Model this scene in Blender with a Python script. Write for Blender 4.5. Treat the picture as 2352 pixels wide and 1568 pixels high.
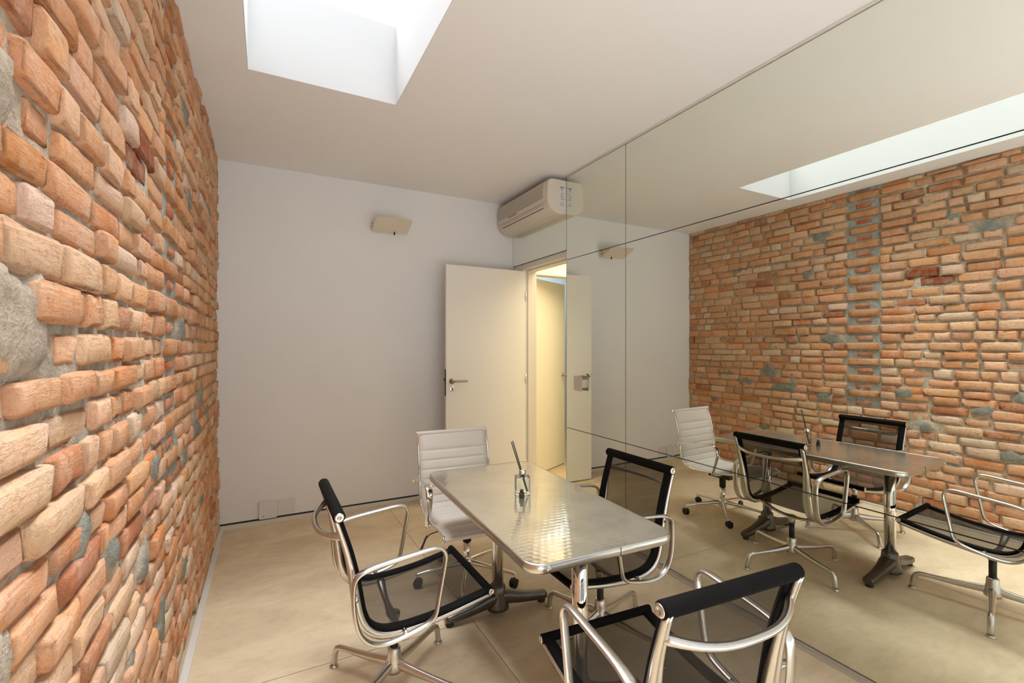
import bpy, bmesh, math, random
from mathutils import Vector, Matrix, noise

# ------------------------------------------------------------------ clear
for o in list(bpy.data.objects):
    bpy.data.objects.remove(o, do_unlink=True)
SC = bpy.context.scene
COL = SC.collection
PI = math.pi
R = math.radians

# ------------------------------------------------------------------ camera
CAM_H = 1.4306
CAM_F = 1065.89            # focal length in pixels of the 2352 px frame
CAM_YAW = R(27.885)
CAM_CV = 793.12
cd = bpy.data.cameras.new('camera')
cd.sensor_width = 36.0
cd.lens = CAM_F / 2352 * 36
cd.shift_y = (CAM_CV - 784) / 2352
cd.clip_start = 0.02
cam = bpy.data.objects.new('camera', cd)
COL.objects.link(cam)
cam.location = (0, 0, CAM_H)
cam.rotation_euler = (PI / 2, 0, -CAM_YAW)
SC.camera = cam

# ------------------------------------------------------------------ sky, exposure
SKY_STRENGTH = 1.0
HALL_WATTS = 40.0
SUN_STRENGTH = 13.0
SUN_ELEVATION = R(80)
w = bpy.data.worlds.new('sky')
SC.world = w
w.use_nodes = True
bg = w.node_tree.nodes['Background']
bg.inputs[0].default_value = (0.91, 0.955, 1.0, 1)
bg.inputs[1].default_value = SKY_STRENGTH
# hazy sun, softened by thin cloud and the translucent skylight pane
sd = bpy.data.lights.new('sun', 'SUN')
sd.energy = SUN_STRENGTH
sd.angle = R(56)
sd.color = (0.92, 0.955, 1.0)
so = bpy.data.objects.new('sun', sd)
COL.objects.link(so)
so.location = (0.3, 5.0, 6.0)
so.rotation_euler = (-(PI/2 - SUN_ELEVATION), 0, 0)
vs = SC.view_settings
vs.view_transform = 'Standard'
vs.look = 'None'
vs.exposure = 0.54
vs.gamma = 1.0
vs.use_curve_mapping = False

# ------------------------------------------------------------------ room numbers (metres)
XL = -0.33          # face of the brick wall
XM = 2.25           # face of the mirrors
YB = 4.235          # back wall
YF = -0.50           # wall behind the camera
ZC = 2.87           # ceiling
SKX0, SKX1, SKY0, SKY1, SKZ = -0.085, 0.685, -0.2, 2.78, 3.335   # skylight shaft
DY0, DY1, DZ = 3.265, 4.075, 2.20   # door opening in the mirror wall

# corridor lamp (warm) hangs flush in the corridor ceiling
ld = bpy.data.lights.new('corridor_lamp', 'AREA')
ld.energy = HALL_WATTS
ld.color = (1.0, 0.85, 0.58)
ld.shape = 'RECTANGLE'
ld.size = 1.9
ld.size_y = 1.6
lo = bpy.data.objects.new('corridor_lamp', ld)
COL.objects.link(lo)
lo.location = (3.45, 3.25, 2.80)
l2 = bpy.data.lights.new('far_room_fill', 'AREA')  # fill light added to brighten the room beyond the corridor
l2.energy = 9.0
l2.color = (0.90, 0.96, 1.0)
l2.shape = 'DISK'
l2.size = 1.4
l2o = bpy.data.objects.new('far_room_fill', l2)
COL.objects.link(l2o)
l2o.location = (3.85, 6.0 - 0.15, 2.80)

# ================================================================== helpers
class MB:
    def __init__(self):
        self.v = []; self.f = []; self.fs = []
    def add(self, verts, faces, smooth=False):
        n = len(self.v)
        self.v += [tuple(p) for p in verts]
        self.f += [tuple(i + n for i in f) for f in faces]
        self.fs += [smooth] * len(faces)
        return self
    def box(self, x0, y0, z0, x1, y1, z1):
        vs_ = [(x0,y0,z0),(x1,y0,z0),(x1,y1,z0),(x0,y1,z0),(x0,y0,z1),(x1,y0,z1),(x1,y1,z1),(x0,y1,z1)]
        return self.add(vs_, [(0,3,2,1),(4,5,6,7),(0,1,5,4),(1,2,6,5),(2,3,7,6),(3,0,4,7)])
    def obox(self, c, sx, sy, sz, M):
        vs_ = []
        for dz in (-1, 1):
            for dx, dy in ((-1,-1),(1,-1),(1,1),(-1,1)):
                vs_.append(Vector(c) + M @ Vector((dx*sx/2, dy*sy/2, dz*sz/2)))
        return self.add(vs_, [(0,3,2,1),(4,5,6,7),(0,1,5,4),(1,2,6,5),(2,3,7,6),(3,0,4,7)])
    def rings(self, rings, closed=False, caps=True, smooth=True):
        n = len(rings[0]); m = len(rings)
        vs_ = [p for r in rings for p in r]
        fs = []
        for i in range(m if closed else m - 1):
            j = (i + 1) % m
            for k in range(n):
                l = (k + 1) % n
                fs.append((i*n+k, i*n+l, j*n+l, j*n+k))
        self.add(vs_, fs, smooth)
        if caps and not closed:
            b = len(self.v) - len(vs_)
            self.f.append(tuple(b + k for k in reversed(range(n)))); self.fs.append(False)
            self.f.append(tuple(b + (m-1)*n + k for k in range(n))); self.fs.append(False)
        return self
    def tube(self, pts, r, n=12, closed=False, caps=True, flat=None):
        """round / elliptic tube along a 3-D path; r a number or function of i; flat = (factor_a, factor_b)"""
        pts = [Vector(p) for p in pts]
        m = len(pts)
        rr = r if callable(r) else (lambda i: r)
        T = []
        for i in range(m):
            if closed: t = pts[(i+1) % m] - pts[i-1]
            else: t = pts[min(i+1, m-1)] - pts[max(i-1, 0)]
            T.append(t.normalized())
        up = Vector((0,0,1))
        if abs(T[0].dot(up)) > 0.95: up = Vector((1,0,0))
        N = (up - T[0]*up.dot(T[0])).normalized()
        rings = []
        for i in range(m):
            N = (N - T[i]*N.dot(T[i])).normalized()
            B = T[i].cross(N)
            q = rr(i)
            ra, rb = q if isinstance(q, tuple) else (q, q)
            rings.append([pts[i] + N*ra*math.cos(2*PI*k/n) + B*rb*math.sin(2*PI*k/n) for k in range(n)])
        return self.rings(rings, closed, caps)
    def lathe(self, prof, c=(0,0,0), n=24, caps=True, axis='z'):
        c = Vector(c); rings = []
        for r, z in prof:
            ring = []
            for k in range(n):
                a = 2*PI*k/n; x, y = r*math.cos(a), r*math.sin(a)
                p = {'z': (x, y, z), 'y': (x, z, -y), 'x': (z, x, y)}[axis]
                ring.append(c + Vector(p))
            rings.append(ring)
        return self.rings(rings, False, caps)
    def sweep_xz(self, path, sec, yc=0.0, closed=False, smooth=True):
        """path of (x, z); sec(i, s) -> list of (n, y) with n along the outward normal"""
        m = len(path); rings = []
        for i in range(m):
            if closed: a, b = path[i-1], path[(i+1) % m]
            else: a, b = path[max(i-1,0)], path[min(i+1,m-1)]
            tx, tz = b[0]-a[0], b[1]-a[1]
            l = math.hypot(tx, tz) or 1
            nx, nz = tz/l, -tx/l
            rings.append([Vector((path[i][0]+nx*n_, yc+y_, path[i][1]+nz*n_)) for n_, y_ in sec(i, i/(m-1))])
        return self.rings(rings, closed, not closed, smooth)
    def build(self, name, mat, parent=None, sharp=None):
        me = bpy.data.meshes.new(name)
        me.from_pydata(self.v, [], self.f)
        me.polygons.foreach_set('use_smooth', self.fs)
        me.update()
        bm = bmesh.new(); bm.from_mesh(me)
        bmesh.ops.recalc_face_normals(bm, faces=bm.faces)
        bm.to_mesh(me); bm.free()
        if mat: me.materials.append(mat)
        o = bpy.data.objects.new(name, me)
        COL.objects.link(o)
        if parent: o.parent = parent
        return o

def spline(pts, n, closed=False):
    """Catmull-Rom through control points, resampled evenly to n points"""
    P = [Vector(p) for p in pts]; m = len(P); out = []
    segs = m if closed else m - 1
    for i in range(segs):
        if closed: p0, p1, p2, p3 = P[i-1], P[i], P[(i+1) % m], P[(i+2) % m]
        else: p0, p1, p2, p3 = P[max(i-1,0)], P[i], P[i+1], P[min(i+2,m-1)]
        for k in range(16):
            t = k/16
            out.append(0.5*((2*p1)+(p2-p0)*t+(2*p0-5*p1+4*p2-p3)*t*t+(3*p1-p0-3*p2+p3)*t**3))
    out.append(P[0].copy() if closed else P[-1].copy())
    L = [0]
    for a, b in zip(out, out[1:]): L.append(L[-1] + (b-a).length)
    res = []; j = 0
    cnt = n if closed else n - 1
    for i in range(n):
        d = L[-1]*i/cnt
        while j < len(L)-2 and L[j+1] < d: j += 1
        s = (d - L[j]) / max(L[j+1]-L[j], 1e-9)
        res.append(out[j].lerp(out[j+1], min(max(s,0),1)))
    return res

def rrect(w_, h_, r, n=4, cx=0, cy=0):
    pts = []
    for sx, sy, a0 in ((1,1,0),(-1,1,90),(-1,-1,180),(1,-1,270)):
        for k in range(n+1):
            a = R(a0 + 90*k/n)
            pts.append((cx + sx*(w_/2-r) + r*math.cos(a), cy + sy*(h_/2-r) + r*math.sin(a)))
    return pts

def prism(mb, pts, z0, z1, bev=0.0, smooth=False):
    """vertical prism of a plan outline"""
    rings = []
    if bev:
        cx = sum(p[0] for p in pts)/len(pts); cy = sum(p[1] for p in pts)/len(pts)
        def ins(d): 
            out = []
            for x, y in pts:
                l = math.hypot(x-cx, y-cy); out.append((x-(x-cx)/l*d, y-(y-cy)/l*d))
            return out
        lev = [(ins(bev), z0), (pts, z0+bev), (pts, z1-bev), (ins(bev), z1)]
    else: lev = [(pts, z0), (pts, z1)]
    for p, z in lev: rings.append([Vector((x, y, z)) for x, y in p])
    return mb.rings(rings, False, True, smooth)

def empty(name, loc=(0,0,0), rz=0.0):
    o = bpy.data.objects.new(name, None)
    o.empty_display_size = 0.1
    COL.objects.link(o); o.location = loc; o.rotation_euler = (0, 0, rz)
    return o
def tag(o, label, cat, group=None):
    o['label'] = label; o['category'] = cat
    if group: o['group'] = group
    return o
def struct(o):
    o['kind'] = 'structure'; return o

# ================================================================== materials
def new_mat(name):
    m = bpy.data.materials.new(name); m.use_nodes = True
    nt = m.node_tree
    return m, nt, nt.nodes['Principled BSDF'], nt.nodes['Material Output']
def nd(nt, t, **kw):
    n = nt.nodes.new(t)
    for k, v in kw.items():
        if k in n.bl_rna.properties: setattr(n, k, v)
        else: n.inputs[k].default_value = v
    return n
def plain(name, col, rough=0.5, metal=0.0, bump=0.0, bscale=60.0, var=0.0, vscale=3.0, spec=0.5, coat=0.0):
    m, nt, b, out = new_mat(name)
    b.inputs['Roughness'].default_value = rough
    b.inputs['Metallic'].default_value = metal
    b.inputs['Specular IOR Level'].default_value = spec
    b.inputs['Coat Weight'].default_value = coat
    tc = nd(nt, 'ShaderNodeTexCoord')
    n1 = nd(nt, 'ShaderNodeTexNoise', Scale=vscale, Detail=4.0)
    nt.links.new(tc.outputs['Object'], n1.inputs['Vector'])
    mx = nd(nt, 'ShaderNodeMix', data_type='RGBA')
    mx.inputs[6].default_value = (*[c*(1-var) for c in col], 1)
    mx.inputs[7].default_value = (*[min(c*(1+var), 1) for c in col], 1)
    nt.links.new(n1.outputs[0], mx.inputs[0])
    nt.links.new(mx.outputs[2], b.inputs['Base Color'])
    if bump:
        n2 = nd(nt, 'ShaderNodeTexNoise', Scale=bscale, Detail=3.0)
        nt.links.new(tc.outputs['Object'], n2.inputs['Vector'])
        bp = nd(nt, 'ShaderNodeBump', Strength=bump, Distance=0.002)
        nt.links.new(n2.outputs[0], bp.inputs['Height'])
        nt.links.new(bp.outputs[0], b.inputs['Normal'])
    return m

M = {}
M['plaster'] = plain('white_plaster', (0.87, 0.865, 0.86), 0.75, bump=0.05, bscale=90, var=0.015)
M['ceiling'] = plain('ceiling_paint', (0.90, 0.885, 0.875), 0.8, bump=0.04, bscale=90, var=0.012)
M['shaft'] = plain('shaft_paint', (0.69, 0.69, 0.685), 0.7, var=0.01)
M['door'] = plain('door_paint', (0.84, 0.82, 0.76), 0.42, var=0.012)
M['trim'] = plain('trim_paint', (0.74, 0.71, 0.65), 0.45, var=0.02)
M['gap'] = plain('dark_joint', (0.035, 0.032, 0.028), 0.8)
M['alu'] = plain('polished_aluminium', (0.66, 0.635, 0.59), 0.29, 1.0, var=0.05, vscale=9, bump=0.03, bscale=120)
M['alu_rail'] = plain('pale_floor_rail', (0.60, 0.545, 0.46), 0.4, 0.3, var=0.06)
M['chrome'] = plain('chrome', (0.86, 0.85, 0.83), 0.06, 1.0)
M['brass'] = plain('satin_nickel', (0.40, 0.365, 0.29), 0.32, 1.0)
M['cast'] = plain('dark_cast_metal', (0.135, 0.125, 0.11), 0.30, 0.85, var=0.35, vscale=14, bump=0.12, bscale=45)
M['black'] = plain('black_plastic', (0.014, 0.013, 0.013), 0.45)
M['hem'] = plain('black_hem', (0.0055, 0.005, 0.0045), 0.8, bump=0.15, bscale=420, spec=0.12)
M['white_leather'] = plain('white_leather', (0.80, 0.755, 0.69), 0.42, bump=0.10, bscale=260, var=0.02)
M['ac'] = plain('ac_plastic', (0.73, 0.67, 0.57), 0.42, var=0.015)
M['ac_dark'] = plain('ac_recess', (0.10, 0.085, 0.065), 0.6)
M['ac_mid'] = plain('ac_grille_back', (0.13, 0.11, 0.085), 0.6)
M['badge'] = plain('ac_badge', (0.33, 0.30, 0.235), 0.4)
M['paper'] = plain('label_paper', (0.70, 0.69, 0.66), 0.5)
M['ink'] = plain('label_ink', (0.10, 0.10, 0.11), 0.6)
M['lampw'] = plain('sconce_enamel', (0.78, 0.70, 0.58), 0.4, var=0.01)
M['plate'] = plain('outlet_plastic', (0.78, 0.765, 0.745), 0.4)
M['switch'] = plain('switch_plastic', (0.70, 0.62, 0.54), 0.4)
M['brown'] = plain('dark_stopper', (0.035, 0.028, 0.018), 0.3)
M['reed'] = plain('black_reed', (0.010, 0.009, 0.008), 0.6)
M['corr'] = plain('corridor_paint', (0.80, 0.76, 0.62), 0.7, var=0.01)
M['wood'] = plain('corridor_floor', (0.60, 0.47, 0.30), 0.5, var=0.2, vscale=8)
M['bounce'] = plain('pale_bounce', (0.80, 0.80, 0.80), 0.8, var=0.05)  # for the added ground outside that reflects sun indoors
M['blue'] = plain('pale_blue_paint', (0.62, 0.74, 0.80), 0.6)

def mat_mirror():
    m, nt, b, out = new_mat('mirror_silver')
    b.inputs['Base Color'].default_value = (0.855, 0.88, 0.80, 1)
    b.inputs['Metallic'].default_value = 1.0
    b.inputs['Roughness'].default_value = 0.0
    return m
M['mirror'] = mat_mirror()
M['mirror_edge'] = plain('mirror_edge', (0.05, 0.07, 0.05), 0.3)

def mat_mesh():
    m, nt, b, out = new_mat('black_mesh_fabric')
    nt.nodes.remove(b)
    tr = nd(nt, 'ShaderNodeBsdfTransparent', Color=(0.93, 0.90, 0.86, 1))
    df = nd(nt, 'ShaderNodeBsdfDiffuse', Color=(0.030, 0.026, 0.022, 1))
    gl = nd(nt, 'ShaderNodeBsdfGlossy', Color=(0.10, 0.09, 0.08, 1), Roughness=0.45)
    m1 = nd(nt, 'ShaderNodeMixShader'); m1.inputs[0].default_value = 0.25
    m2 = nd(nt, 'ShaderNodeMixShader'); m2.inputs[0].default_value = 0.33
    nt.links.new(df.outputs[0], m1.inputs[1]); nt.links.new(gl.outputs[0], m1.inputs[2])
    nt.links.new(m1.outputs[0], m2.inputs[1]); nt.links.new(tr.outputs[0], m2.inputs[2])
    nt.links.new(m2.outputs[0], out.inputs[0])
    return m
M['mesh'] = mat_mesh()

def mat_pane():
    m, nt, b, out = new_mat('skylight_pane')
    nt.nodes.remove(b)
    tr = nd(nt, 'ShaderNodeBsdfTransparent', Color=(0.97, 0.97, 0.97, 1))
    gl = nd(nt, 'ShaderNodeBsdfGlossy', Roughness=0.02)
    m1 = nd(nt, 'ShaderNodeMixShader'); m1.inputs[0].default_value = 0.05
    nt.links.new(tr.outputs[0], m1.inputs[1]); nt.links.new(gl.outputs[0], m1.inputs[2])
    nt.links.new(m1.outputs[0], out.inputs[0])
    return m
M['pane'] = mat_pane()

def mat_glass():
    m, nt, b, out = new_mat('bottle_glass')
    b.inputs['Base Color'].default_value = (0.97, 0.99, 0.96, 1)
    b.inputs['Transmission Weight'].default_value = 1.0
    b.inputs['Roughness'].default_value = 0.0
    b.inputs['IOR'].default_value = 1.45
    return m
M['glass'] = mat_glass()

def mat_floor():
    m, nt, b, out = new_mat('polished_concrete')
    tc = nd(nt, 'ShaderNodeTexCoord')
    mp = nd(nt, 'ShaderNodeMapping'); mp.inputs['Scale'].default_value = (1.0, 1.9, 1)
    mp.inputs['Rotation'].default_value = (0, 0, 0.45)
    nt.links.new(tc.outputs['Object'], mp.inputs['Vector'])
    n1 = nd(nt, 'ShaderNodeTexNoise', Scale=1.7, Detail=7.0, Roughness=0.62, Distortion=0.5)
    n2 = nd(nt, 'ShaderNodeTexNoise', Scale=70.0, Detail=3.0)
    n3 = nd(nt, 'ShaderNodeTexNoise', Scale=6.5, Detail=6.0, Roughness=0.7, Distortion=1.0)
    for n in (n1, n2, n3): nt.links.new(mp.outputs[0], n.inputs['Vector'])
    cr = nd(nt, 'ShaderNodeValToRGB')
    cr.color_ramp.elements[0].position = 0.30; cr.color_ramp.elements[0].color = (0.615, 0.490, 0.325, 1)
    cr.color_ramp.elements[1].position = 0.72; cr.color_ramp.elements[1].color = (0.83, 0.68, 0.465, 1)
    nt.links.new(n1.outputs[0], cr.inputs[0])
    cr3 = nd(nt, 'ShaderNodeValToRGB')
    cr3.color_ramp.elements[0].position = 0.28; cr3.color_ramp.elements[0].color = (0.80, 0.78, 0.75, 1)
    cr3.color_ramp.elements[1].position = 0.55; cr3.color_ramp.elements[1].color = (1, 1, 1, 1)
    nt.links.new(n3.outputs[0], cr3.inputs[0])
    mu = nd(nt, 'ShaderNodeMix', data_type='RGBA', blend_type='MULTIPLY')
    mu.inputs[0].default_value = 0.75
    nt.links.new(cr.outputs[0], mu.inputs[6]); nt.links.new(cr3.outputs[0], mu.inputs[7])
    nt.links.new(mu.outputs[2], b.inputs['Base Color'])
    mr = nd(nt, 'ShaderNodeMapRange'); mr.inputs[3].default_value = 0.38; mr.inputs[4].default_value = 0.60
    nt.links.new(n3.outputs[0], mr.inputs[0]); nt.links.new(mr.outputs[0], b.inputs['Roughness'])
    bp = nd(nt, 'ShaderNodeBump', Strength=0.06, Distance=0.002)
    nt.links.new(n2.outputs[0], bp.inputs['Height']); nt.links.new(bp.outputs[0], b.inputs['Normal'])
    return m
M['floor'] = mat_floor()

def mat_brick(name, per_object):
    m, nt, b, out = new_mat(name)
    tc = nd(nt, 'ShaderNodeNewGeometry')
    if per_object:
        ti = nd(nt, 'ShaderNodeObjectInfo'); tint = ti.outputs['Color']
    else:
        ti = nd(nt, 'ShaderNodeAttribute', attribute_name='tint'); tint = ti.outputs['Color']
    pos = tc.outputs['Position']
    na = nd(nt, 'ShaderNodeTexNoise', Scale=11.0, Detail=6.0, Roughness=0.65)
    nb = nd(nt, 'ShaderNodeTexNoise', Scale=42.0, Detail=6.0, Roughness=0.7)
    nc = nd(nt, 'ShaderNodeTexNoise', Scale=190.0, Detail=4.0)
    mp = nd(nt, 'ShaderNodeMapping'); mp.inputs['Scale'].default_value = (60, 14, 75)
    ng = nd(nt, 'ShaderNodeTexNoise', Scale=1.0, Detail=5.0, Roughness=0.7)
    for n in (na, nb, nc): nt.links.new(pos, n.inputs['Vector'])
    nt.links.new(pos, mp.inputs['Vector']); nt.links.new(mp.outputs[0], ng.inputs['Vector'])
    # lime and dust on the face
    cr = nd(nt, 'ShaderNodeValToRGB')
    cr.color_ramp.elements[0].position = 0.40; cr.color_ramp.elements[0].color = (0, 0, 0, 1)
    cr.color_ramp.elements[1].position = 0.72; cr.color_ramp.elements[1].color = (1, 1, 1, 1)
    nt.links.new(na.outputs[0], cr.inputs[0])
    fa = nd(nt, 'ShaderNodeMath', operation='MULTIPLY'); fa.inputs[1].default_value = 0.62
    nt.links.new(cr.outputs[0], fa.inputs[0])
    m1 = nd(nt, 'ShaderNodeMix', data_type='RGBA')
    m1.inputs[7].default_value = (0.70, 0.505, 0.365, 1)
    nt.links.new(fa.outputs[0], m1.inputs[0]); nt.links.new(tint, m1.inputs[6])
    # darker burnt specks
    cr2 = nd(nt, 'ShaderNodeValToRGB')
    cr2.color_ramp.elements[0].position = 0.30; cr2.color_ramp.elements[0].color = (0.52, 0.40, 0.34, 1)
    cr2.color_ramp.elements[1].position = 0.47; cr2.color_ramp.elements[1].color = (1, 1, 1, 1)
    nt.links.new(nb.outputs[0], cr2.inputs[0])
    m2 = nd(nt, 'ShaderNodeMix', data_type='RGBA', blend_type='MULTIPLY'); m2.inputs[0].default_value = 0.6
    nt.links.new(m1.outputs[2], m2.inputs[6]); nt.links.new(cr2.outputs[0], m2.inputs[7])
    nt.links.new(m2.outputs[2], b.inputs['Base Color'])
    b.inputs['Roughness'].default_value = 0.9
    b.inputs['Specular IOR Level'].default_value = 0.25
    ad = nd(nt, 'ShaderNodeMath', operation='ADD'); nt.links.new(nb.outputs[0], ad.inputs[0]); nt.links.new(ng.outputs[0], ad.inputs[1])
    bp = nd(nt, 'ShaderNodeBump', Strength=0.75, Distance=0.012)
    nt.links.new(ad.outputs[0], bp.inputs['Height'])
    bp2 = nd(nt, 'ShaderNodeBump', Strength=0.35, Distance=0.002)
    nt.links.new(nc.outputs[0], bp2.inputs['Height']); nt.links.new(bp.outputs[0], bp2.inputs['Normal'])
    nt.links.new(bp2.outputs[0], b.inputs['Normal'])
    return m
M['brick'] = mat_brick('old_brick', True)
M['brick_rows'] = mat_brick('old_brick_rows', False)

def mat_mortar():
    m, nt, b, out = new_mat('lime_mortar')
    g = nd(nt, 'ShaderNodeNewGeometry')
    at_ = nd(nt, 'ShaderNodeAttribute', attribute_name='tint')
    n1 = nd(nt, 'ShaderNodeTexNoise', Scale=35.0, Detail=6.0, Roughness=0.7)
    n2 = nd(nt, 'ShaderNodeTexNoise', Scale=150.0, Detail=4.0)
    for n in (n1, n2): nt.links.new(g.outputs['Position'], n.inputs['Vector'])
    cr = nd(nt, 'ShaderNodeValToRGB')
    cr.color_ramp.elements[0].position = 0.3; cr.color_ramp.elements[0].color = (0.62, 0.60, 0.58, 1)
    cr.color_ramp.elements[1].position = 0.7; cr.color_ramp.elements[1].color = (1.15, 1.12, 1.08, 1)
    nt.links.new(n1.outputs[0], cr.inputs[0])
    mu = nd(nt, 'ShaderNodeMix', data_type='RGBA', blend_type='MULTIPLY'); mu.inputs[0].default_value = 1.0
    nt.links.new(at_.outputs['Color'], mu.inputs[6]); nt.links.new(cr.outputs[0], mu.inputs[7])
    nt.links.new(mu.outputs[2], b.inputs['Base Color'])
    b.inputs['Roughness'].default_value = 0.95
    b.inputs['Specular IOR Level'].default_value = 0.2
    ad = nd(nt, 'ShaderNodeMath', operation='ADD'); nt.links.new(n1.outputs[0], ad.inputs[0]); nt.links.new(n2.outputs[0], ad.inputs[1])
    bp = nd(nt, 'ShaderNodeBump', Strength=0.7, Distance=0.006)
    nt.links.new(ad.outputs[0], bp.inputs['Height']); nt.links.new(bp.outputs[0], b.inputs['Normal'])
    return m
M['mortar'] = mat_mortar()

def mat_tabletop():
    """engine-turned stainless steel: rows of small overlapping swirls"""
    m, nt, b, out = new_mat('engine_turned_steel')
    L = nt.links.new
    tc = nd(nt, 'ShaderNodeTexCoord')
    sx = nd(nt, 'ShaderNodeSeparateXYZ'); L(tc.outputs['Object'], sx.inputs[0])
    def math_(op, a, c=None):
        n = nd(nt, 'ShaderNodeMath', operation=op)
        for k, v in ((0, a), (1, c)):
            if v is None: continue
            if isinstance(v, (int, float)): n.inputs[k].default_value = v
            else: L(v, n.inputs[k])
        return n.outputs[0]
    p = 0.030
    v = math_('DIVIDE', sx.outputs['Y'], p*0.86)
    row = math_('FLOOR', v)
    off = math_('MULTIPLY', math_('MODULO', math_('ABSOLUTE', row), 2.0), 0.5)
    u = math_('ADD', math_('DIVIDE', sx.outputs['X'], p), off)
    fu = math_('SUBTRACT', math_('FRACT', u), 0.5)
    fv = math_('SUBTRACT', math_('FRACT', v), 0.5)
    r = math_('SQRT', math_('ADD', math_('MULTIPLY', fu, fu), math_('MULTIPLY', fv, fv)))
    dish = math_('MINIMUM', r, 0.56)
    n1 = nd(nt, 'ShaderNodeTexNoise', Scale=5.0, Detail=6.0, Roughness=0.65)
    n2 = nd(nt, 'ShaderNodeTexNoise', Scale=28.0, Detail=5.0)
    mp = nd(nt, 'ShaderNodeMapping'); mp.inputs['Scale'].default_value = (1, 3.0, 1)
    L(tc.outputs['Object'], mp.inputs['Vector']); L(mp.outputs[0], n2.inputs['Vector'])
    L(tc.outputs['Object'], n1.inputs['Vector'])
    cr = nd(nt, 'ShaderNodeValToRGB')
    cr.color_ramp.elements[0].position = 0.3; cr.color_ramp.elements[0].color = (0.58, 0.545, 0.46, 1)
    cr.color_ramp.elements[1].position = 0.65; cr.color_ramp.elements[1].color = (0.74, 0.70, 0.60, 1)
    L(n1.outputs[0], cr.inputs[0]); L(cr.outputs[0], b.inputs['Base Color'])
    b.inputs['Metallic'].default_value = 0.85
    mr = nd(nt, 'ShaderNodeMapRange'); mr.inputs[1].default_value = 0.35; mr.inputs[2].default_value = 0.7
    mr.inputs[3].default_value = 0.09; mr.inputs[4].default_value = 0.19
    L(n2.outputs[0], mr.inputs[0]); L(mr.outputs[0], b.inputs['Roughness'])
    b.inputs['Coat Weight'].default_value = 0.35
    b.inputs['Coat Roughness'].default_value = 0.05
    bp = nd(nt, 'ShaderNodeBump', Strength=0.13, Distance=0.004)
    L(dish, bp.inputs['Height']); L(bp.outputs[0], b.inputs['Normal'])
    return m
M['tabletop'] = mat_tabletop()

# ================================================================== the setting
# ---- floor: large concrete slabs with fine joints
fl = MB().box(XL-0.15, YF-0.1, -0.12, XM+0.16, YB+0.1, -0.006).build('floor', M['gap'])
struct(fl)
xs = [XL-0.15, 0.95, XM+0.012]; ys = [YF, 0.42, 2.235, YB+0.005]
J = 0.0016
for i in range(2):
    for j in range(3):
        s = MB().box(xs[i]+J, ys[j]+J, -0.006, xs[i+1]-J, ys[j+1]-J, 0.0).build('floor_slab', M['floor'], fl)

struct(MB().box(XM+0.013, DY0+0.002, -0.006, XM+0.151, DY1-0.002, 0.0).build('trim_6', M['floor']))
# ---- ceiling with the skylight opening
def holed_slab(x0, y0, x1, y1, hx0, hy0, hx1, hy1, z0, z1):
    mb = MB()
    for a in ((x0, y0, x1, hy0), (x0, hy1, x1, y1), (x0, hy0, hx0, hy1), (hx1, hy0, x1, hy1)):
        mb.box(a[0], a[1], z0, a[2], a[3], z1)
    return mb
ce = holed_slab(XL-0.2, YF-0.1, XM+0.17, YB+0.12, SKX0-0.003, SKY0-0.003, SKX1+0.003, SKY1+0.003, ZC, ZC+0.05).build('ceiling', M['ceiling'])
struct(ce)
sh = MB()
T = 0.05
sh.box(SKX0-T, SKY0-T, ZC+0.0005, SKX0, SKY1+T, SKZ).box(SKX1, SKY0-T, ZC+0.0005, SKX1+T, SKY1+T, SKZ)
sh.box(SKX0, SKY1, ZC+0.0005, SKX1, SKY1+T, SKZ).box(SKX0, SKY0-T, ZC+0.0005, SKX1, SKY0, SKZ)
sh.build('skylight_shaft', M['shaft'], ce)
MB().box(SKX0-T, SKY0-T, SKZ, SKX1+T, SKY1+T, SKZ+0.008).build('skylight_pane', M['pane'], ce)

# ---- back wall, front wall
struct(MB().box(XL-0.2, YB, -0.1, XM+0.15, YB+0.12, ZC).build('wall_back', M['plaster']))
GX0, GX1, GZ1 = XL+0.06, XM-0.06, 2.40
wf = MB()
wf.box(XL-0.2, YF-0.12, -0.1, GX0, YF, ZC).box(GX1, YF-0.12, -0.1, XM+0.16, YF, ZC)
wf.box(GX0, YF-0.12, GZ1, GX1, YF, ZC).box(GX0, YF-0.12, -0.1, GX1, YF, 0.03)
struct(wf.build('wall_front', M['plaster']))
struct(MB().box(-4.0, -5.0, -0.2, 6.0, YF-0.12, -0.03).build('floor_bounce', M['bounce']))  # unseen pale ground, added to reflect sun in through the window
# window added behind the camera to let fill light into the room
wn = struct(empty('fill_window_1', (0, YF-0.06, 0)))
nb = 3
for k in range(nb):
    xa = GX0 + (GX1-GX0)*k/nb; xb = GX0 + (GX1-GX0)*(k+1)/nb
    f_ = MB().box(xa, -0.025, 0.03, xa+0.03, 0.025, GZ1).box(xb-0.03, -0.025, 0.03, xb, 0.025, GZ1)
    f_.box(xa+0.03, -0.025, 0.03, xb-0.03, 0.025, 0.065).box(xa+0.03, -0.025, GZ1-0.035, xb-0.03, 0.025, GZ1)
    fo = f_.build('sash', M['trim'], wn)
    MB().box(xa+0.03, -0.003, 0.065, xb-0.03, 0.003, GZ1-0.035).build('pane', M['pane'], fo)

# ---- right wall behind the mirrors, with the doorway
WX0, WX1 = XM+0.007, XM+0.15
wr = MB()
wr.box(WX0, YF, -0.1, WX1, DY0, ZC).box(WX0, DY1, -0.1, WX1, YB, ZC).box(WX0, DY0, DZ+0.03, WX1, DY1, ZC)
wr = struct(wr.build('wall_right', M['trim']))
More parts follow.
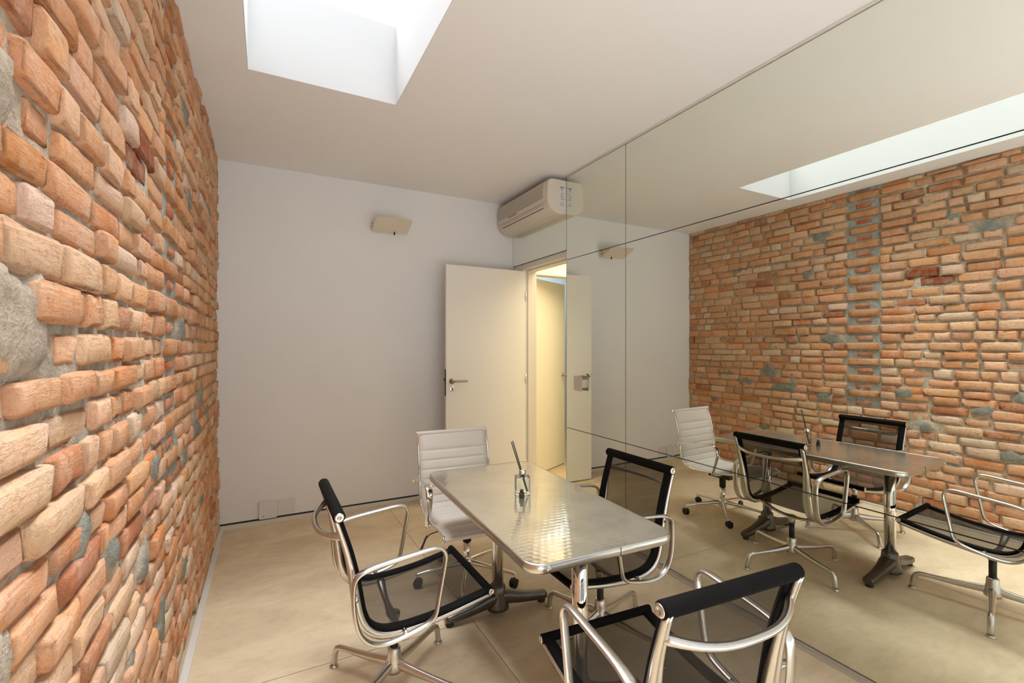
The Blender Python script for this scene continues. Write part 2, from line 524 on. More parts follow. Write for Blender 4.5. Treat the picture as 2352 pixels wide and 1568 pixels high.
# mirror panels: three rows; the joint at y = 2.53
G = 0.0025
def mirror(y0, y1, z0, z1):
    mb = MB().box(XM, y0+G, z0+G, XM+0.0045, y1-G, z1-G)
    o = mb.build('mirror_panel', M['mirror'], wr)
    o.data.materials.append(M['mirror_edge'])
    for p in o.data.polygons:
        if abs(p.normal.x) < 0.5: p.material_index = 1
    return o
rows = [(0.022, 0.737), (0.737, 2.155), (2.155, ZC-0.012)]
for y0, y1 in ((2.53, DY0-0.004), (0.40, 2.53), (YF+0.01, 0.40)):
    for z0, z1 in rows: mirror(y0, y1, z0, z1)
mirror(DY0-0.004, YB-0.004, 2.238, ZC-0.012)      # strip above the door
MB().box(XM+0.0046, YF+0.005, 0.02, XM+0.0069, DY0-0.002, ZC-0.004).build('mirror_backing', M['gap'], wr)
MB().box(XM+0.0046, DY0-0.002, 2.236, XM+0.0069, YB-0.002, ZC-0.004).build('mirror_backing', M['gap'], wr)
# floor rail and ceiling shadow line of the mirrors
rail = MB().box(XM-0.026, YF+0.01, 0.0, XM+0.004, DY0-0.004, 0.007).box(XM-0.009, YF+0.01, 0.007, XM+0.004, DY0-0.004, 0.020)
struct(rail.build('baseboard_right', M['alu_rail']))
struct(MB().box(XM-0.012, YF+0.01, ZC-0.011, XM+0.006, YB-0.005, ZC-0.001).build('trim_1', M['trim']))

# ---- base of the back wall: flush board, dark slot, light strip
struct(MB().box(XL+0.01, YB-0.003, 0.044, DY1-0.0 if False else 2.245, YB, 0.105).build('baseboard_back', M['plaster']))
b2 = MB().box(XL+0.01, YB-0.0025, 0.030, 2.245, YB+0.0, 0.044)
struct(b2.build('trim_2', M['gap']))
struct(MB().box(XL+0.01, YB-0.016, 0.0, 2.245, YB-0.0005, 0.030).build('trim_3', M['trim']))
# ---- strip at the foot of the brick wall
struct(MB().box(XL+0.004, YF+0.01, 0.0, XL+0.034, YB-0.017, 0.012).build('baseboard_left', M['trim']))

# ================================================================== brick wall
random.seed(11)
RB = random.Random(5)
def proj_px(P, mirrored=False):
    x, y, z = P
    if mirrored: x = 2*XM - x
    s, c = math.sin(CAM_YAW), math.cos(CAM_YAW)
    z -= CAM_H
    d = x*s + y*c
    if d < 0.05: return None
    return 1176 + CAM_F*(x*c - y*s)/d, CAM_CV - CAM_F*z/d
def nz(*p): return noise.noise(Vector(p))

# cement repairs and smears: (y, z, ry, rz, kind)
PATCH = [(1.00, 1.47, 0.10, 0.085, 0), (0.93, 1.80, 0.05, 0.06, 0), (0.90, 0.98, 0.05, 0.06, 0),
         (3.70, 1.10, 0.10, 0.05, 1), (3.45, 1.02, 0.13, 0.05, 1), (3.15, 1.15, 0.06, 0.10, 1), (3.00, 0.98, 0.14, 0.045, 1),
         (2.92, 1.05, 0.05, 0.09, 1), (2.53, 1.50, 0.09, 0.06, 1), (2.60, 0.93, 0.08, 0.05, 1), (2.30, 0.98, 0.10, 0.07, 1),
         (1.95, 1.02, 0.07, 0.05, 1), (1.45, 0.93, 0.06, 0.05, 1), (1.40, 2.33, 0.07, 0.05, 1), (1.62, 2.47, 0.06, 0.06, 1),
         (2.62, 2.50, 0.10, 0.05, 1), (3.50, 2.28, 0.10, 0.06, 1), (2.75, 2.15, 0.05, 0.05, 1), (1.25, 1.05, 0.05, 0.05, 1),
         (1.30, 0.62, 0.07, 0.06, 1), (1.62, 0.50, 0.05, 0.08, 1), (2.05, 0.45, 0.06, 0.10, 1), (1.05, 0.45, 0.06, 0.07, 1),
         (2.60, 0.42, 0.10, 0.06, 1), (3.2, 0.55, 0.09, 0.05, 1), (1.80, 0.75, 0.05, 0.05, 1), (3.85, 0.80, 0.06, 0.05, 1)]
STRIP = (2.125, 2.375)     # vertical repaired chase
def cement(y, z):
    m = 0.0
    for py, pz, ry, rz, k in PATCH:
        dy, dz = (y-py)/ry, (z-pz)/rz
        d = math.hypot(dy, dz) + 0.55*nz(y*16, z*16, 3.1) + 0.25*nz(y*45, z*45, 8.2)
        m = max(m, min(1, max(0, (1.1-d)*3)))
    return m

def wallx(y, z):    # slow waviness of the old wall
    return XL + 0.010*nz(y*0.9, z*0.9, 1.7) + 0.004*nz(y*3.1, z*3.1, 6.0)

bricks = []    # (y0, y1, z0, z1, tint, proud, tilt)
def tint_at(y, z):
    r = RB.random()
    if r < 0.45: c = (0.68, 0.335, 0.165)
    elif r < 0.75: c = (0.72, 0.43, 0.255)
    elif r < 0.88: c = (0.63, 0.255, 0.100)
    elif r < 0.95: c = (0.72, 0.51, 0.36)
    else: c = (0.48, 0.185, 0.085)
    k = RB.uniform(0.92, 1.18)
    return tuple(min(1, v*k*RB.uniform(0.96, 1.04)) for v in c)
z = 0.016
ci = 0
while z < ZC - 0.02:
    h = RB.uniform(0.069, 0.083)
    if z + h > ZC - 0.03: h = ZC - z + 0.004
    y = YF + RB.uniform(0, 0.15)
    amp = [RB.uniform(-0.009, 0.009), RB.uniform(0, 6)]
    while y < YB - 0.015:
        jw = RB.uniform(0.008, 0.020)
        L_ = RB.uniform(0.180, 0.240) if RB.random() < 0.48 else (RB.uniform(0.090, 0.125) if RB.random() < 0.6 else RB.uniform(0.13, 0.18))
        y1 = min(y + L_, YB - 0.004)
        # the repaired chase: full brick and framed small brick in turn
        if z > 0.86 and y < STRIP[0] and y1 > STRIP[0] - 0.06:
            y1 = STRIP[0] - RB.uniform(0.0, 0.012)
            if y1 - y < 0.05: bricks and None
        if y1 - y > 0.03:
            zc = z + amp[0]*math.sin(y*1.3 + amp[1])
            jh = RB.uniform(0.004, 0.011)
            bricks.append([y, y1, zc + jh/2 + RB.uniform(-0.002, 0.006), zc + h - jh/2 - RB.uniform(-0.002, 0.006), tint_at(y, z), RB.uniform(-0.008, 0.009), RB.uniform(-1, 1)])
        y = y1 + jw
        if z > 0.86 and STRIP[0] - 0.02 < y < STRIP[0] + 0.05:
            zc = z + amp[0]*math.sin(y*1.3 + amp[1])
            if ci % 2 == 0:
                bricks.append([STRIP[0]+0.005, STRIP[1]+RB.uniform(-0.01, 0.03), zc+0.004, zc+h-0.004, (0.60, 0.27, 0.105), 0.006, 0])
                y = STRIP[1] + 0.035 + RB.uniform(0, 0.01)
            else:
                m_ = (STRIP[0]+STRIP[1])/2 + RB.uniform(-0.01, 0.01)
                bricks.append([m_-0.062, m_+0.062, zc+0.018, zc+h-0.018, (0.50, 0.14, 0.05), 0.002, 0])
                y = STRIP[1] + 0.012
    z += h; ci += 1
# two dark red bricks
for bk in bricks:
    yc, zc = (bk[0]+bk[1])/2, (bk[2]+bk[3])/2
    if 1.66 < yc < 1.98 and 1.90 < zc < 2.07: bk[4] = (0.300, 0.070, 0.022)
# bricks swallowed by the large cement patches
def keep(bk):
    yc, zc = (bk[0]+bk[1])/2, (bk[2]+bk[3])/2
    for py, pz, ry, rz, k in PATCH:
        lim = 0.80 if k == 0 else 0.38
        if math.hypot((yc-py)/ry, (zc-pz)/rz) < lim: return False
    return True
bricks = [bk for bk in bricks if keep(bk)]
def shown(bk):
    yc, zc = (bk[0]+bk[1])/2, (bk[2]+bk[3])/2
    best = 0
    for mir in (False, True):
        q = [proj_px((XL, yy, zz), mir) for yy, zz in ((bk[0], bk[2]), (bk[1], bk[2]), (bk[1], bk[3]), (bk[0], bk[3]))]
        if None in q: continue
        cx, cy = sum(p[0] for p in q)/4, sum(p[1] for p in q)/4
        if not (-20 < cx < 2372 and -20 < cy < 1588): continue
        a = 0
        for (xa, ya), (xb, yb) in zip(q, q[1:]+q[:1]): a += xa*yb - xb*ya
        best = max(best, abs(a)/2)
    return best
order = sorted(range(len(bricks)), key=lambda i: -shown(bricks[i]))
single = set(order[:300])

# brick shapes: front face grid with worn edges; unit y,z in [-.5,.5], depth in metres
NY, NZ = 5, 4
US = (-0.5, -0.40, 0.0, 0.40, 0.5); VS = (-0.5, -0.36, 0.36, 0.5)
def brick_shape(seed):
    rr = random.Random(seed)
    V = []; F = []
    def jit(a): return rr.uniform(-a, a)
    cs = [[jit(0.05), jit(0.08)] for _ in range(4)]
    for i in range(NY):
        for j in range(NZ):
            u, v = US[i] + (jit(0.12) if i == 2 else 0), VS[j]
            edge = (i in (0, NY-1)) + (j in (0, NZ-1))
            d = -0.0045*(edge == 1) - 0.0085*(edge == 2) + jit(0.0025 if edge else 0.0036)
            u2, v2 = u*(0.975 if edge == 2 else 1.0), v*(0.93 if edge == 2 else 1.0)
            V.append((d, u2 + jit(0.020), v2 + jit(0.050)))
    for i in range(NY-1):
        for j in range(NZ-1):
            a = i*NZ+j
            F.append((a, a+NZ, a+NZ+1, a+1))
    loop = [i*NZ for i in range(NY)] + [(NY-1)*NZ+j for j in range(1, NZ)] + [i*NZ+NZ-1 for i in range(NY-2, -1, -1)] + [j for j in range(NZ-2, 0, -1)]
    n0 = len(V)
    for k in loop:
        p = V[k]; V.append((-0.040, p[1]*1.03, p[2]*1.04))
    m = len(loop)
    for k in range(m):
        l = (k+1) % m
        F.append((loop[k], n0+k, n0+l, loop[l]))
    return V, F
SHAPES = [brick_shape(100+k) for k in range(14)]
shape_me = []
for V, F in SHAPES:
    me = bpy.data.meshes.new('brick')
    me.from_pydata(V, [], F)
    bm = bmesh.new(); bm.from_mesh(me); bmesh.ops.recalc_face_normals(bm, faces=bm.faces)
    # open at the back: make sure the face looks into the room (+x)
    if sum(f.normal.x for f in bm.faces) < 0: bmesh.ops.reverse_faces(bm, faces=bm.faces)
    for f in bm.faces: f.smooth = True
    bm.to_mesh(me); bm.free()
    me.materials.append(M['brick'])
    shape_me.append(me)

# mortar bed: one relief surface, the wall itself
def mortar_wall():
    y0, y1 = YF, YB
    ysamp = []
    yy = y0
    while yy < y1:
        ysamp.append(yy); yy += 0.10 if yy < 0.5 else 0.016
    ysamp.append(y1)
    nzs = 180
    V = []; C = []; F = []
    for yv in ysamp:
        for j in range(nzs+1):
            zv = -0.02 + (ZC+0.03)*j/nzs
            c = cement(yv, zv) if yv > 0.5 else 0
            instrip = zv > 0.87 and STRIP[0]-0.02 < yv < STRIP[1]+0.02
            d = -0.0135 + 0.005*nz(yv*9, zv*9, 2.2) + 0.004*nz(yv*31, zv*31, 7.7)
            col = [0.55, 0.455, 0.355]
            pale = max(0, 1 - abs(yv - 1.80 - 0.05*nz(zv*3, 1.0, 0.3))/0.13)
            if pale > 0: 
                col = [a + (b_-a)*pale for a, b_ in zip(col, (0.66, 0.60, 0.48))]; d += 0.005*pale
            if instrip:
                d += 0.006; col = [0.40, 0.40, 0.37]
            grey = min(1, max(0, nz(yv*2.3, zv*2.3, 5.5)*2.0))
            col = [a + (b_-a)*grey*0.55 for a, b_ in zip(col, (0.34, 0.335, 0.31))]
            if c > 0:
                near = math.hypot((yv-1.0)/0.14, (zv-1.47)/0.12) < 1.4 or yv < 1.02
                cc = (0.46, 0.385, 0.305) if near else (0.285, 0.285, 0.25)
                d = d + (0.0035 + 0.004*nz(yv*22, zv*22, 4.4) - d)*c
                col = [a + (b_-a)*c for a, b_ in zip(col, cc)]
            V.append((wallx(yv, zv) + d, yv, zv)); C.append(col)
    n = nzs+1
    for i in range(len(ysamp)-1):
        for j in range(nzs):
            a = i*n+j
            F.append((a, a+n, a+n+1, a+1))
    k = len(V)
    # back of the wall, so that it has thickness
    V += [(XL-0.2, y0, -0.02), (XL-0.2, y1, -0.02), (XL-0.2, y1, ZC+0.01), (XL-0.2, y0, ZC+0.01)]
    C += [[0.4, 0.35, 0.3]]*4
    F.append((k, k+3, k+2, k+1))
    me = bpy.data.meshes.new('wall_left')
    me.from_pydata(V, [], F)
    me.polygons.foreach_set('use_smooth', [True]*len(F))
    ca = me.color_attributes.new('tint', 'FLOAT_COLOR', 'POINT')
    buf = []
    for c in C: buf += [c[0], c[1], c[2], 1.0]
    ca.data.foreach_set('color', buf)
    me.materials.append(M['mortar'])
    o = bpy.data.objects.new('wall_left', me); COL.objects.link(o)
    return o
wl = struct(mortar_wall())
rowsV, rowsF, rowsC = [], [], []
for i, bk in enumerate(bricks):
    y0, y1, z0, z1, tint, proud, tilt = bk
    yc, zc = (y0+y1)/2, (z0+z1)/2
    x = wallx(yc, zc) + proud
    ry, rx = R(1.6*tilt), R(1.3*RB.uniform(-1, 1))
    k = RB.randrange(len(SHAPES)); flip = RB.choice((1, -1)); 
    Mx = Matrix.Translation((x, yc, zc)) @ Matrix.Rotation(rx, 4, 'X') @ Matrix.Rotation(ry, 4, 'Z') @ Matrix.Diagonal((1, (y1-y0), (z1-z0), 1))
    if i in single:
        o = bpy.data.objects.new('brick', shape_me[k])
        COL.objects.link(o); o.parent = wl; o.matrix_local = Mx
        o.color = (*tint, 1)
    else:
        V, F = SHAPES[k]; n = len(rowsV)
        rowsV += [tuple(Mx @ Vector(p)) for p in V]
        rowsF += [tuple(a+n for a in f) for f in F]
        rowsC += [tint]*len(V)
me = bpy.data.meshes.new('brick_rows')
me.from_pydata(rowsV, [], rowsF)
me.polygons.foreach_set('use_smooth', [True]*len(rowsF))
ca = me.color_attributes.new('tint', 'FLOAT_COLOR', 'POINT')
buf = []
for c in rowsC: buf += [c[0], c[1], c[2], 1.0]
ca.data.foreach_set('color', buf)
me.materials.append(M['brick_rows'])
br = bpy.data.objects.new('brick_rows', me); COL.objects.link(br); br.parent = wl
br['kind'] = 'stuff'

# ================================================================== doorway, door, corridor
# frame
fr = MB()
FX0, FX1 = XM+0.012, WX1+0.012
fr.box(FX0, DY1-0.03, 0, FX1, DY1+0.03, DZ+0.03)            # hinge jamb
fr.box(FX0, DY0-0.001, 0, FX1, DY0+0.02, DZ+0.03)            # lock jamb
fr.box(FX0, DY0+0.02, DZ-0.012, FX1, DY1-0.03, DZ+0.03)      # head
fr.box(FX0+0.055, DY0+0.02, DZ-0.026, FX1, DY1-0.03, DZ-0.012)
fr.box(FX0+0.055, DY1-0.045, 0, FX1, DY1-0.03, DZ-0.026)
struct(fr.build('trim_4', M['trim']))
# leaf: hinged at the far jamb, standing open at right angles to the mirror wall
dr = empty('door_1', (XM+0.018, DY1-0.034, 0), R(180+1.6)); struct(dr)
LW, LH, LT = 0.835, 2.165, 0.036
MB().box(0.0, -0.0, 0.012, LW, LT, LH).build('leaf', M['door'], dr)      # local +x runs from hinge to free edge; the room side is y = LT
MB().box(LW, 0.006, 0.975, LW+0.0015, LT-0.006, 1.215).build('lock_plate', M['gap'], dr)
MB().box(LW+0.0015, 0.012, 1.11, LW+0.012, LT-0.010, 1.135).build('latch', M['gap'], dr)
hx, hz = LW-0.055, 1.105
for side in (1, -1):
    yb = LT if side > 0 else 0.0
    h = MB()
    h.lathe([(0.0, 0), (0.026, 0), (0.026, 0.006*side), (0.011, 0.008*side), (0.009, 0.045*side), (0.0, 0.045*side)], (hx, yb, hz), 20, axis='y')
    h.tube(spline([(hx, yb+0.030*side, hz), (hx-0.012, yb+0.045*side, hz), (hx-0.05, yb+0.047*side, hz), (hx-0.135, yb+0.047*side, hz)], 16), 0.0095, 12)
    h.build('lever_handle', M['brass'], dr)
    c = MB().lathe([(0.0, 0), (0.025, 0), (0.025, 0.005*side), (0.019, 0.0075*side), (0.0, 0.0075*side)], (hx, yb, hz-0.068), 20, axis='y')
    c = c.build('lock_rose', M['chrome'], dr)
    MB().box(hx-0.005, min(yb, yb+0.009*side), hz-0.083, hx+0.005, max(yb, yb+0.009*side), hz-0.055).build('keyhole', M['gap'], c)
for hz_ in (0.25, 1.10, 1.92):
    MB().lathe([(0.0, -0.05), (0.006, -0.05), (0.006, 0.05), (0.0, 0.05)], (-0.004, LT+0.002, hz_), 12).build('hinge', M['chrome'], dr)

# corridor shell
CX0, CX1, CY0, CY1 = WX1, 4.6, 1.6, 4.22
struct(MB().box(CX0, CY0-0.1, -0.1, CX1, 6.6, 0.0).build('floor_corridor', M['wood']))
struct(MB().box(CX0+0.02, CY0-0.1, 2.82, CX1, 6.6, 2.9).build('ceiling_corridor', M['corr']))
struct(MB().box(CX0, CY0-0.1, 0, CX1, CY0, 2.82).build('wall_corridor_near', M['corr']))
struct(MB().box(CX1, CY0, 0, CX1+0.1, 6.6, 2.82).build('wall_corridor_side', M['corr']))
# end wall of the corridor with a second doorway
e = MB()
e.box(CX0, CY1, 0, CX0+0.05, CY1+0.12, 2.82).box(CX0+0.90, CY1, 0, CX1, CY1+0.12, 2.82).box(CX0+0.05, CY1, 2.22, CX0+0.90, CY1+0.12, 2.82)
struct(e.build('wall_corridor_end', M['corr']))
f2 = MB()
f2.box(CX0+0.045, CY1-0.012, 0, CX0+0.085, CY1+0.13, 2.22).box(CX0+0.865, CY1-0.012, 0, CX0+0.905, CY1+0.13, 2.22).box(CX0+0.085, CY1-0.012, 2.18, CX0+0.865, CY1+0.13, 2.22)
f2.box(CX0+0.02, CY1-0.02, 0, CX0+0.05, CY1-0.0005, 2.25)
struct(f2.build('trim_5', M['trim']))
d2 = empty('door_2', (CX0+0.09, CY1+0.10, 0), R(27)); struct(d2)
MB().box(0, 0, 0.01, 0.80, 0.036, 2.166).build('leaf', M['corr'], d2)
MB().lathe([(0.0, 0), (0.020, 0), (0.020, -0.006), (0.008, -0.010), (0.008, -0.03), (0.022, -0.045), (0.016, -0.062), (0.0, -0.064)], (0.735, 0, 1.08), 18, axis='y').build('knob', M['brass'], d2)
struct(MB().box(CX0-0.1, 6.6, 0, CX1+0.1, 6.7, 2.82).build('wall_far_room', M['blue']))
struct(MB().box(CX0-0.1, CY1+0.12, 0, CX0, 6.6, 2.82).build('wall_far_room_side', M['corr']))

# ================================================================== air conditioner
ac = empty('air_conditioner', (XM-0.0005, 3.735, 2.540)); tag(ac, 'cream split air conditioner above the doorway, its end against the mirror', 'air conditioner')
Y0, Y1 = -0.462, 0.470
prof = [(0.0, 0.004), (0.0, 0.286), (0.010, 0.294), (0.130, 0.292), (0.160, 0.284), (0.176, 0.262), (0.184, 0.20), (0.186, 0.13),
        (0.181, 0.085), (0.164, 0.048), (0.134, 0.020), (0.095, 0.004), (0.05, 0.0)]
def acprism(mb, y0, y1, grow=0.0):
    cxm, czm = 0.1, 0.15
    rings = []
    for yv, s_ in ((y0, 0.97), (y0+0.012, 1.0), (y1-0.012, 1.0), (y1, 0.97)):
        rings.append([Vector((-(max(0.0, cxm+(d-cxm)*s_) if d > 0 else 0.0), yv, czm+(zz-czm)*s_)) for d, zz in prof])
    return mb.rings(rings, False, True, False)
acprism(MB(), Y0, Y1).build('housing', M['ac'], ac)
# front panel: from just under the top to the lower seam, with ribbed grille
def face(t):     # point of the front face, t = height
    pts = prof[4:11]
    for (d0, z0), (d1, z1) in zip(pts, pts[1:]):
        if z1 <= t <= z0: return d0 + (d1-d0)*(t-z0)/(z1-z0)
    return pts[-1][0]
def strip(z0, z1, y0, y1, out, n=5):
    mb = MB(); rings = []
    zs = [z0 + (z1-z0)*k/n for k in range(n+1)]
    for yv in (y0, y1):
        rings.append([Vector((-(face(q)+out), yv, q)) for q in zs] + [Vector((-(face(q)-0.004), yv, q)) for q in reversed(zs)])
    return mb.rings(rings, False, True, False)
strip(0.094, 0.276, Y0+0.05, Y1-0.014, 0.003, 8).build('front_panel', M['ac'], ac)
strip(0.135, 0.268, Y0+0.075, Y1-0.022, 0.0036, 6).build('grille_back', M['ac_mid'], ac)
g = MB()
for k in range(20):
    zz = 0.136 + 0.131*(k+0.5)/20
    g.box(-(face(zz)+0.0062), Y0+0.075, zz-0.0019, -(face(zz)+0.001), Y1-0.022, zz+0.0019)
g = g.build('grille', M['ac'], ac); g['kind'] = 'stuff'
MB().box(-(face(0.121)+0.0050), Y1-0.40, 0.114, -(face(0.121)+0.001), Y1-0.235, 0.128).build('badge', M['badge'], ac)
for k, (zz, hh) in enumerate(((0.0935, 0.0035), (0.079, 0.002), (0.056, 0.0055))):
    strip(zz-hh/2, zz+hh/2, Y0+0.06+0.015*k, Y1-0.03-0.02*k, 0.0012, 1).build('air_slot', M['ac_dark'], ac)
strip(0.060, 0.077, Y0+0.075, Y1-0.05, 0.0022, 3).build('air_vane', M['ac'], ac)
lb = MB().box(-0.068, Y0-0.001, 0.045, -0.006, Y0+0.001, 0.255).build('label_sticker', M['paper'], ac)
inkb = MB()
for k in range(13):
    zz = 0.075 + k*0.0125
    if k in (3, 9): continue
    inkb.box(-0.060 + 0.004*(k % 3), Y0-0.0014, zz, -0.014 - 0.006*((k*5) % 4), Y0-0.0009, zz+(0.006 if k > 10 else 0.0028))
inkb.build('label_print', M['ink'], lb)['kind'] = 'stuff'

# ================================================================== wall sconce
sc = empty('wall_sconce', (0.976, YB, 2.437)); tag(sc, 'cream tray-shaped wall sconce jutting from the white wall', 'wall lamp')
d0, d1, zt = 0.050, 0.250, 0.085      # the deflector plate rises from near the wall to its outer lip
tl = math.atan2(zt, d1-d0); pl_len = math.hypot(zt, d1-d0)
pl = rrect(0.315, pl_len, 0.028, 5)
Ms = Matrix.Rotation(-tl, 3, 'X')
mb = MB(); rings = []
for off in (0.0, 0.004):
    rings.append([Vector((0, -(d0+d1)/2, zt/2)) + Ms @ Vector((x, q_, off)) for x, q_ in pl])
mb.rings(rings, False, True, False).build('deflector_plate', M['lampw'], sc)
for sx in (-1, 1):
    q = MB(); xa, xb = sx*0.146, sx*0.150
    pr = [(-0.001, 0.012), (-0.001, 0.095), (-0.10, 0.098), (-0.20, 0.078), (-0.05, 0.010)]
    q.rings([[Vector((xa, y_, z_)) for y_, z_ in pr], [Vector((xb, y_, z_)) for y_, z_ in pr]], False, True, False)
    ch = q.build('side_cheek', M['lampw'], sc)
    for sy, sz in ((-0.040, 0.072), (-0.055, 0.038)):
        MB().lathe([(0.0, 0), (0.006, 0), (0.006, 0.003*sx), (0.0, 0.003*sx)], (xb, sy, sz), 10, axis='x').build('screw', M['black'], ch)
MB().box(-0.146, -0.008, 0.012, 0.146, -0.0005, 0.095).build('back_plate', M['lampw'], sc)
MB().lathe([(0.0, -0.10), (0.006, -0.10), (0.006, 0.10), (0.0, 0.10)], (0, -0.080, 0.075), 12, axis='x').build('lamp_tube', M['paper'], sc)
MB().lathe([(0.0, -0.022), (0.007, -0.020), (0.007, 0.002), (0.003, 0.006), (0.003, 0.040), (0.0, 0.04)], (0.035, -0.075, 0), 12).build('fixing_knob', M['black'], sc)

# ================================================================== outlets on the back wall
o1 = empty('outlet_cover', (0.012, YB-0.0, 0.0)); tag(o1, 'loose white cover plate by the floor, tilted off the white wall', 'cover plate')
q = MB(); rings = []
for d, ins in ((0.004, 0), (0.010, 0), (0.013, 0.004)):
    rings.append([Vector((x*(1-ins*10), -(d+0.010*(0.5-z_/0.14)), 0.108+z_*(1-ins*10))) for x, z_ in rrect(0.132, 0.138, 0.012, 4)])
q.rings(rings, False, True, False).build('plate', M['plate'], o1)
MB().box(-0.060, -0.010, 0.040, 0.060, -0.001, 0.165).build('back_box', M['gap'], o1)
MB().lathe([(0.0, 0), (0.004, 0), (0.004, -0.022), (0.0, -0.022)], (-0.033, 0, 0.062), 12, axis='y').build('screw_hole', M['black'], o1)
o2 = empty('blank_cover', (0.147, YB, 0.0)); tag(o2, 'flat white blank cover set flush beside the loose plate', 'cover plate')
MB().box(-0.066, -0.005, 0.045, 0.062, 0, 0.168).build('plate', M['plate'], o2)
MB().box(-0.068, -0.002, 0.043, 0.064, -0.0003, 0.170).build('rim', M['trim'], o2)

# ================================================================== switch pulled off the mirror
sw = empty('light_switch', (XM, 3.055, 1.125)); tag(sw, 'cream light switch plate standing off the mirror beside the doorway', 'light switch')
prism_pts = rrect(0.108, 0.120, 0.012, 3)
q = MB(); q.rings([[Vector((-0.036, a, b_)) for a, b_ in prism_pts], [Vector((-0.030, a, b_)) for a, b_ in prism_pts]], False, True, False)
q.build('plate', M['switch'], sw)
MB().box(-0.040, -0.030, -0.018, -0.036, 0.030, 0.018).build('rocker', M['switch'], sw)
MB().box(-0.030, -0.052, -0.032, -0.0, 0.045, 0.032).build('module', M['switch'], sw)
MB().box(-0.0305, -0.0535, -0.056, -0.028, -0.050, 0.056).build('plate_edge', M['gap'], sw)

# ================================================================== table
TC = (1.082, 1.885); TR = R(-2.3)
tb = empty('dining_table', (TC[0], TC[1], 0), TR); tag(tb, 'rectangular steel-topped table with rounded corners on two chrome pedestals', 'table')
TW, TL, TZ = 0.625, 1.235, 0.721
out_ = rrect(TW, TL, 0.062, 8)
inn = rrect(TW-0.010, TL-0.010, 0.058, 8)
mb = MB(); prism(mb, inn, TZ-0.028, TZ).build('table_top', M['tabletop'], tb)
# rounded edge band
mb = MB(); rings = []
sec = [(0.0, 0.0005), (0.004, 0.0012), (0.0075, -0.004), (0.0085, -0.016), (0.0075, -0.027), (0.004, -0.0325), (-0.003, -0.033), (-0.003, -0.002)]
pts = rrect(TW-0.012, TL-0.012, 0.058, 10)
m_ = len(pts)
for i in range(m_):
    a, b_ = pts[i-1], pts[(i+1) % m_]
    tx, ty = b_[0]-a[0], b_[1]-a[1]; l = math.hypot(tx, ty)
    n_ = Vector((ty/l, -tx/l, 0))
    rings.append([Vector((pts[i][0], pts[i][1], TZ)) + n_*d + Vector((0, 0, zz)) for d, zz in sec])
eb = mb.rings(rings, True, False, True).build('edge_band', M['alu'], tb)
MB().box(0.045, -TL/2-0.0032, TZ-0.032, 0.0465, -TL/2-0.0015, TZ+0.0005).build('band_joint', M['gap'], eb)
MB().lathe([(0.0, 0), (0.010, 0), (0.010, -0.002), (0.006, -0.004), (0.0, -0.0045)], (-0.245, -TL/2-0.0018, TZ-0.016), 16, axis='y').build('band_plug', M['alu'], eb)
mb = MB(); prism(mb, rrect(TW-0.06, TL-0.06, 0.04, 4), TZ-0.031, TZ-0.0285).build('underside', M['cast'], tb)
for py in (-0.430, 0.352):
    c = MB().lathe([(0.031, 0.115), (0.031, TZ-0.040)], (0, py, 0), 32, caps=True).build('pedestal_column', M['chrome'], tb)
    MB().lathe([(0.0, TZ-0.045), (0.075, TZ-0.043), (0.085, TZ-0.036), (0.085, TZ-0.031), (0, TZ-0.031)], (0, py, 0), 24).build('mounting_plate', M['cast'], tb)
    hb = MB()
    hb.lathe([(0.0, 0.152), (0.036, 0.152), (0.042, 0.146), (0.045, 0.115), (0.052, 0.075), (0.060, 0.045), (0.062, 0.030), (0.05, 0.022), (0.0, 0.022)], (0, py, 0), 28)
    pf = hb.build('pedestal_foot', M['cast'], tb)
    for sx in (-1, 1):
        lg = MB(); rings = []
        path = [(0.0, 0.102, 0.045, 0.042), (0.05, 0.092, 0.042, 0.040), (0.10, 0.074, 0.036, 0.034), (0.17, 0.057, 0.032, 0.0285), (0.24, 0.046, 0.030, 0.024), (0.280, 0.042, 0.029, 0.0215), (0.293, 0.040, 0.024, 0.018)]
        for d, zz, wy, hz_ in path:
            sec_ = rrect(2*wy, 2*hz_, min(wy, hz_)*0.75, 4)
            rings.append([Vector((sx*d, py+a, zz-hz_*0.25+b_*0.9)) for a, b_ in sec_])
        lg.rings(rings, False, True, True).build('foot_arm', M['cast'], pf)
        MB().lathe([(0.0, 0.0), (0.020, 0.0), (0.022, 0.006), (0.018, 0.022), (0.0, 0.022)], (sx*0.268, py, 0), 16).build('foot_pad', M['black'], pf)

# ================================================================== things on the table
dfz = TZ + 0.001
df = empty('reed_diffuser', (1.085, 1.945, dfz), R(-24)); tag(df, 'square clear glass reed diffuser with chrome collar and black sticks', 'diffuser')
S = 0.072
mb = MB()
prism(mb, rrect(S, S*0.72, 0.006, 3), 0.0, 0.083, 0.003)
prism(mb, list(reversed(rrect(S-0.010, S*0.72-0.010, 0.004, 3))), 0.012, 0.0785, 0.0)
mb.lathe([(0.0125, 0.0829), (0.0125, 0.090), (0.0, 0.090)], (0, 0, 0), 20, caps=False)
gl = mb.build('bottle', M['glass'], df)
MB().lathe([(0.010, 0.092), (0.0155, 0.092), (0.0165, 0.094), (0.0165, 0.1115), (0.0150, 0.113), (0.006, 0.113)], (0, 0, 0), 24).build('collar', M['chrome'], df)
for k, (tx, ty) in enumerate(((-0.043, 0.052), (-0.050, 0.046))):
    a = Vector((0.024-0.004*k, -0.016, 0.015)); b_ = Vector((tx, ty*0.8, 0.243-0.004*k))
    MB().tube([a, a.lerp(b_, 0.4), b_], 0.0026, 8).build('reed', M['reed'], df)
vp = empty('bottle_stopper', (1.050, 1.888, dfz)); tag(vp, 'tiny dark bottle standing before the glass diffuser', 'small bottle')
